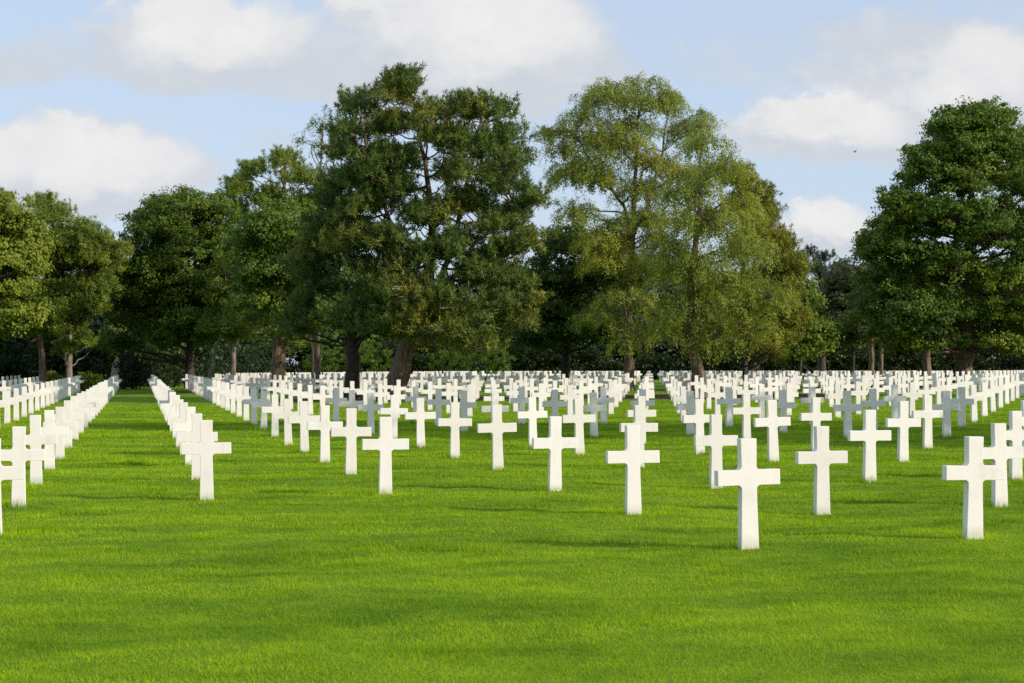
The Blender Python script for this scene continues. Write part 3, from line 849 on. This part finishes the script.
# the wood behind: individual trees of three kinds, copied
kinds = []
for i, (leaf, lab) in enumerate(((L_DARK, 'dark'), (L_MID, 'olive'), (L_CEDAR, 'blue green'))):
    lob = [(512, 318, 26, 16), (490, 335, 24, 16), (535, 335, 24, 16), (512, 350, 34, 14), (500, 325, 20, 14), (530, 322, 18, 12), (512, 362, 36, 10)] if i != 1 else \
          [(512, 305, 16, 14), (505, 325, 24, 18), (524, 330, 22, 16), (512, 350, 30, 16), (494, 345, 18, 14), (512, 364, 34, 10)]
    kinds.append(broadleaf('woodland_tree', lab, lob, 120, [(512, 384), (512, 350), (512, 318)], [.12, .10, .05], BARK_DARK, leaf, dens=8, per=50, cr=.8, ls=.13))
used = [False] * 3
wood0 = [(-60, 118, 1.5), (-5, 122, 1.35), (60, 116, 1.0), (105, 118, 1.15), (150, 122, 1.5), (215, 120, 1.35), (262, 124, 1.5), (310, 118, 1.2), (352, 124, 1.15), (395, 130, 1.0), (432, 119, .72), (470, 122, .85), (505, 117, .95),
        (545, 121, 1.25), (590, 125, 1.4), (640, 120, 1.3), (690, 126, 1.35), (735, 119, 1.2), (775, 122, 1.15), (830, 116, 1.0), (885, 127, 1.5), (935, 121, 1.45), (985, 125, 1.5), (1040, 119, 1.5), (1090, 124, 1.5)]
wood = [(a_, b_, c_) if a_ < 205 else (a_, b_ + 57, c_ * 1.42) for a_, b_, c_ in wood0]
place_words = ['beyond the left edge of the crosses', 'behind the pale tree at the left edge', 'behind the straight pale trunk', 'between the straight pale trunk and the left aisle', 'above the end of the left aisle',
               'behind the two pale leaning stems', 'behind the broad pine trunk', 'between the broad pine trunk and the forked trunk', 'behind the dark forked trunk', 'behind the biggest pine trunk',
               'just right of the biggest pine trunk', 'in the gap right of the biggest pine', 'left of the dark round tree', 'behind the dark round tree', 'left of the airy birch trunk', 'just right of the airy birch trunk',
               'behind the leaning birch trunk', 'right of the leaning birch trunk', 'behind the rusty pine', 'below the far cedar', 'behind the pair of slim trunks', 'behind the slanting trunk', 'behind the great maple trunk',
               'right of the great maple trunk', 'beyond the right edge of the picture']
names3 = ['dark', 'olive', 'blue green']
for i, (px, Y, s) in enumerate(wood):
    k = (i * 7 + i // 3) % 3
    if 410 < px < 490: k = 1
    rt = kinds[k]
    if used[k]:
        r2 = rt.copy(); C.objects.link(r2)
        for ch in list(rt.children):
            c2 = ch.copy(); C.objects.link(c2); c2.parent = r2
        rt = r2
    used[k] = True
    g = at(px, 384, Y)
    rt.location = (g[0], Y, float(gz(g[0], Y)))
    rt.rotation_euler = (0, 0, random.uniform(0, 6.28))
    rt.scale = (s * random.uniform(1.0, 1.25), s * random.uniform(1.0, 1.25), s)
    tag(rt, '%s woodland tree %s' % (names3[k], place_words[i]), 'tree', 'trees of the wood behind the crosses')

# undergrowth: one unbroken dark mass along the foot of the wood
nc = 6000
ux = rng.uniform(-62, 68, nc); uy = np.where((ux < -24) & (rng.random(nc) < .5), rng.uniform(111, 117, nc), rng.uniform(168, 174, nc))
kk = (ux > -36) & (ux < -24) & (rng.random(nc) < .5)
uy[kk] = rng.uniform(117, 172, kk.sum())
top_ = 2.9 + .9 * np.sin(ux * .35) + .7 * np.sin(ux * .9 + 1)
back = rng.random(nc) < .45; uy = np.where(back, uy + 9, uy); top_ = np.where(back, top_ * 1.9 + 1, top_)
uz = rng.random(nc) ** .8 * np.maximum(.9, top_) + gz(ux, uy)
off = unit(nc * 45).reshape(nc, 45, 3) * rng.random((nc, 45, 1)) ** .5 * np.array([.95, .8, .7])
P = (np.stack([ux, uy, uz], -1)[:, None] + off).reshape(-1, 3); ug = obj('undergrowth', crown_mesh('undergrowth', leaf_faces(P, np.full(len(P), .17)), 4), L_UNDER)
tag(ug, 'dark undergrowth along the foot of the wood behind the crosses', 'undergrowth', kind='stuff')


def bush(name, label, px, py_top, Y, rx, leaf, n=60, cat='bush', group=None):
    g = at(px, 380, Y); hgt = at(px, py_top, Y)[2] - float(gz(at(px, 380, Y)[0], Y))
    root = np.array([g[0], Y, float(gz(g[0], Y))])
    cc = unit(n) * (rng.random((n, 1)) ** .4) * np.array([rx, rx, hgt * .5]) + np.array([0, 0, hgt * .48])
    off = unit(n * 60).reshape(n, 60, 3) * rng.random((n, 60, 1)) ** .5 * np.array([.35, .35, .28])
    P = (cc[:, None] + off).reshape(-1, 3); P = P[(P[:, 2] > .01)]
    o = obj(name, crown_mesh(name, leaf_faces(P, np.full(len(P), .08)), 4), leaf)
    o.location = root
    tag(o, label, cat, group)
    return o


bush('shrub', 'dark upright shrub closing the far end of the left aisle', 133, 352, 103, 1.1, L_CEDAR, 80, 'shrub')
bush('shrub', 'low yellow green bush beside the straight pale trunk', 58, 373, 97, .9, L_LIGHT, 40, 'shrub')
bush('shrub', 'low clipped bush right of the straight pale trunk', 88, 374, 98, 1.0, L_MID, 50, 'shrub')
bush('shrub', 'sunlit yellow green bush under the biggest pine', 490, 340, 158, 2.6, L_MID2, 90, 'shrub')
bush('shrub', 'sunlit rounded bush just right of the biggest pine trunk', 452, 338, 160, 2.4, L_MID2, 80, 'shrub')
bush('shrub', 'pale green bush between the forked trunk and the biggest pine trunk', 372, 340, 160, 2.4, L_MID2, 80, 'shrub')
bush('shrub', 'pale green bush just left of the dark forked trunk', 325, 343, 160, 2.3, L_MID2, 70, 'shrub')

# pale upright stone under the trees at the end of the left aisle
bm = bmesh.new()
prof = [(-.62, 0), (-.66, .6), (-.5, 1.15), (-.2, 1.5), (.12, 1.72), (.42, 1.6), (.58, 1.1), (.62, .5), (.6, 0)]
fv = [bm.verts.new((x, -.22, z)) for x, z in prof]
f = bm.faces.new(fv); e = bmesh.ops.extrude_face_region(bm, geom=[f])
for q in e['geom']:
    if isinstance(q, bmesh.types.BMVert): q.co.y = .22
bmesh.ops.recalc_face_normals(bm, faces=bm.faces)
bmesh.ops.bevel(bm, geom=list(bm.edges), offset=.06, segments=3, affect='EDGES')
me = bpy.data.meshes.new('upright_stone'); bm.to_mesh(me); bm.free()
sm, t, out = material('pale_stone')
tc = t.node('ShaderNodeTexCoord'); n1, _ = t.noise(tc.outputs['Object'], 3, 5, .65)
p = t.node('ShaderNodeBsdfPrincipled', i_Base_Color=t.mix(n1, (.34, .28, .25), (.55, .47, .43)), i_Roughness=.9)
t.l.new(p.outputs[0], out.inputs[0])
st = obj('upright_stone', me, sm); g = at(116, 380, 110); st.location = (g[0], 110, float(gz(g[0], 110)) - .03); st.rotation_euler = (0, 0, .2); st.scale = (.55, 1, 1.3)
tag(st, 'pale pinkish upright stone under the dark trees by the left aisle', 'stone')

# trees outside the frame on the right: they stand beside the graves and throw the long shade across the rows
def side_tree(x, y, h, rad, label):
    T = Tubes()
    pts = curve((x, y, float(gz(x, y)) - .1), (x + .3, y, h * .9), 9, 0, .05); T.add(pts, np.linspace(.35, .05, 9), 9)
    VV = []
    for k in range(26):
        z = h * (.16 + .8 * k / 25); rr_ = rad * (1 - ((k / 25) - .3) ** 2 * 1.5)
        c_ = np.array([x, y, z]) + np.array([random.uniform(-1, 1), random.uniform(-1, 1), 0]) * rr_ * .55
        r_ = np.array([rr_ * .7, rr_ * .7, h * .07])
        T.add(curve(pts[min(8, int(z / h * 8))], c_, 4, 0, .1), np.linspace(.08, .02, 4), 4)
        cc, d = shell_points(c_, r_, 34)
        off = unit(34 * 40).reshape(34, 40, 3) * rng.random((34, 40, 1)) ** .5 * np.array([.8, .8, .55])
        VV.append(leaf_faces((cc[:, None] + off).reshape(-1, 3), np.full(34 * 40, .15)))
    return finish('broadleaf_tree', label, 'tree', (x, y), T, np.concatenate(VV), 4, BARK, L_MAPLE)


side_tree(24.5, 27.8, 17.5, 5.4, 'tall leafy tree outside the right edge, nearest the camera')
side_tree(37.0, 60.0, 14.0, 3.2, 'tall leafy tree outside the right edge beside the far crosses')

# ------------------------------------------------------------------ small things
bm = bmesh.new()
# body rings nose to tail, then wings
prof = [(-.17, .012), (-.13, .035), (-.06, .05), (.03, .045), (.10, .025), (.19, .012)]
rings = []
for x, r in prof:
    rings.append([bm.verts.new((x, r * math.cos(a_), r * math.sin(a_))) for a_ in [i * math.pi / 4 for i in range(8)]])
for q in range(len(rings) - 1):
    for i in range(8):
        bm.faces.new((rings[q][i], rings[q][(i + 1) % 8], rings[q + 1][(i + 1) % 8], rings[q + 1][i]))
bm.faces.new(rings[0]); bm.faces.new(rings[-1])
for s in (-1, 1):
    w = [(-.08, .03 * s, .02), (-.04, .2 * s, .16), (.06, .36 * s, .22), (.08, .2 * s, .13), (.05, .03 * s, .02)]
    up = [bm.verts.new(q) for q in w]; dn = [bm.verts.new((q[0], q[1], q[2] - .012)) for q in w]
    bm.faces.new(up); bm.faces.new(dn[::-1])
    for i in range(5): bm.faces.new((up[i], up[(i + 1) % 5], dn[(i + 1) % 5], dn[i]))
bmesh.ops.recalc_face_normals(bm, faces=bm.faces)
me = bpy.data.meshes.new('bird'); bm.to_mesh(me); bm.free()
bmm, t, out = material('dark_feathers')
tc = t.node('ShaderNodeTexCoord'); n1, _ = t.noise(tc.outputs['Object'], 20, 3)
p = t.node('ShaderNodeBsdfPrincipled', i_Base_Color=t.mix(n1, (.015, .015, .017), (.06, .055, .05)), i_Roughness=.7); t.l.new(p.outputs[0], out.inputs[0])
bd = obj('bird', me, bmm); bd.location = at(855, 152, 110); bd.rotation_euler = (0, R(-14), R(25)); bd.scale = (.62,) * 3
tag(bd, 'small dark bird flying in front of the right clouds', 'bird')

bm = bmesh.new()
pr = [(-.05, 0), (-.02, .022), (.02, .024), (.055, 0), (.02, -.024), (-.02, -.022)]
vv = [bm.verts.new((x, y, .006 + .18 * abs(y) + .5 * x * x * 4)) for x, y in pr]
f = bm.faces.new(vv); e = bmesh.ops.extrude_face_region(bm, geom=[f])
for q in e['geom']:
    if isinstance(q, bmesh.types.BMVert): q.co.z += .002
bmesh.ops.recalc_face_normals(bm, faces=bm.faces)
me = bpy.data.meshes.new('fallen_leaf'); bm.to_mesh(me); bm.free()
lm, t, out = material('dry_leaf')
oi = t.node('ShaderNodeObjectInfo'); tc = t.node('ShaderNodeTexCoord'); n1, _ = t.noise(tc.outputs['Object'], 30, 3)
p = t.node('ShaderNodeBsdfPrincipled', i_Base_Color=t.mix(n1, (.42, .30, .10), (.62, .50, .22)), i_Roughness=.7); t.l.new(p.outputs[0], out.inputs[0])
leaves = [(49, 504, 'level with the foot of a left edge cross'), (190, 500, "just left of the foremost cross on the left aisle's right side"), (285, 489, 'in open grass left of the foremost left cross'),
          (110, 528, 'in the left aisle foreground'), (478, 490, 'between the two foremost crosses left of centre')]
lp = None
for px, py, words in leaves:
    d = at(px, py, 1.0); k = CAMH / (CAMH - d[2]); x, y = d[0] * k, k
    o = bpy.data.objects.new('fallen_leaf', me) if lp is None else lp.copy()
    if lp is None: lp = o; me.materials.append(lm)
    C.objects.link(o); o.location = (x, y, float(gz(x, y)) + .035); o.rotation_euler = (R(20), R(-18), random.uniform(0, 6)); o.scale = (.6,) * 3
    tag(o, 'small tan fallen leaf ' + words, 'leaf', 'fallen leaves on the lawn')
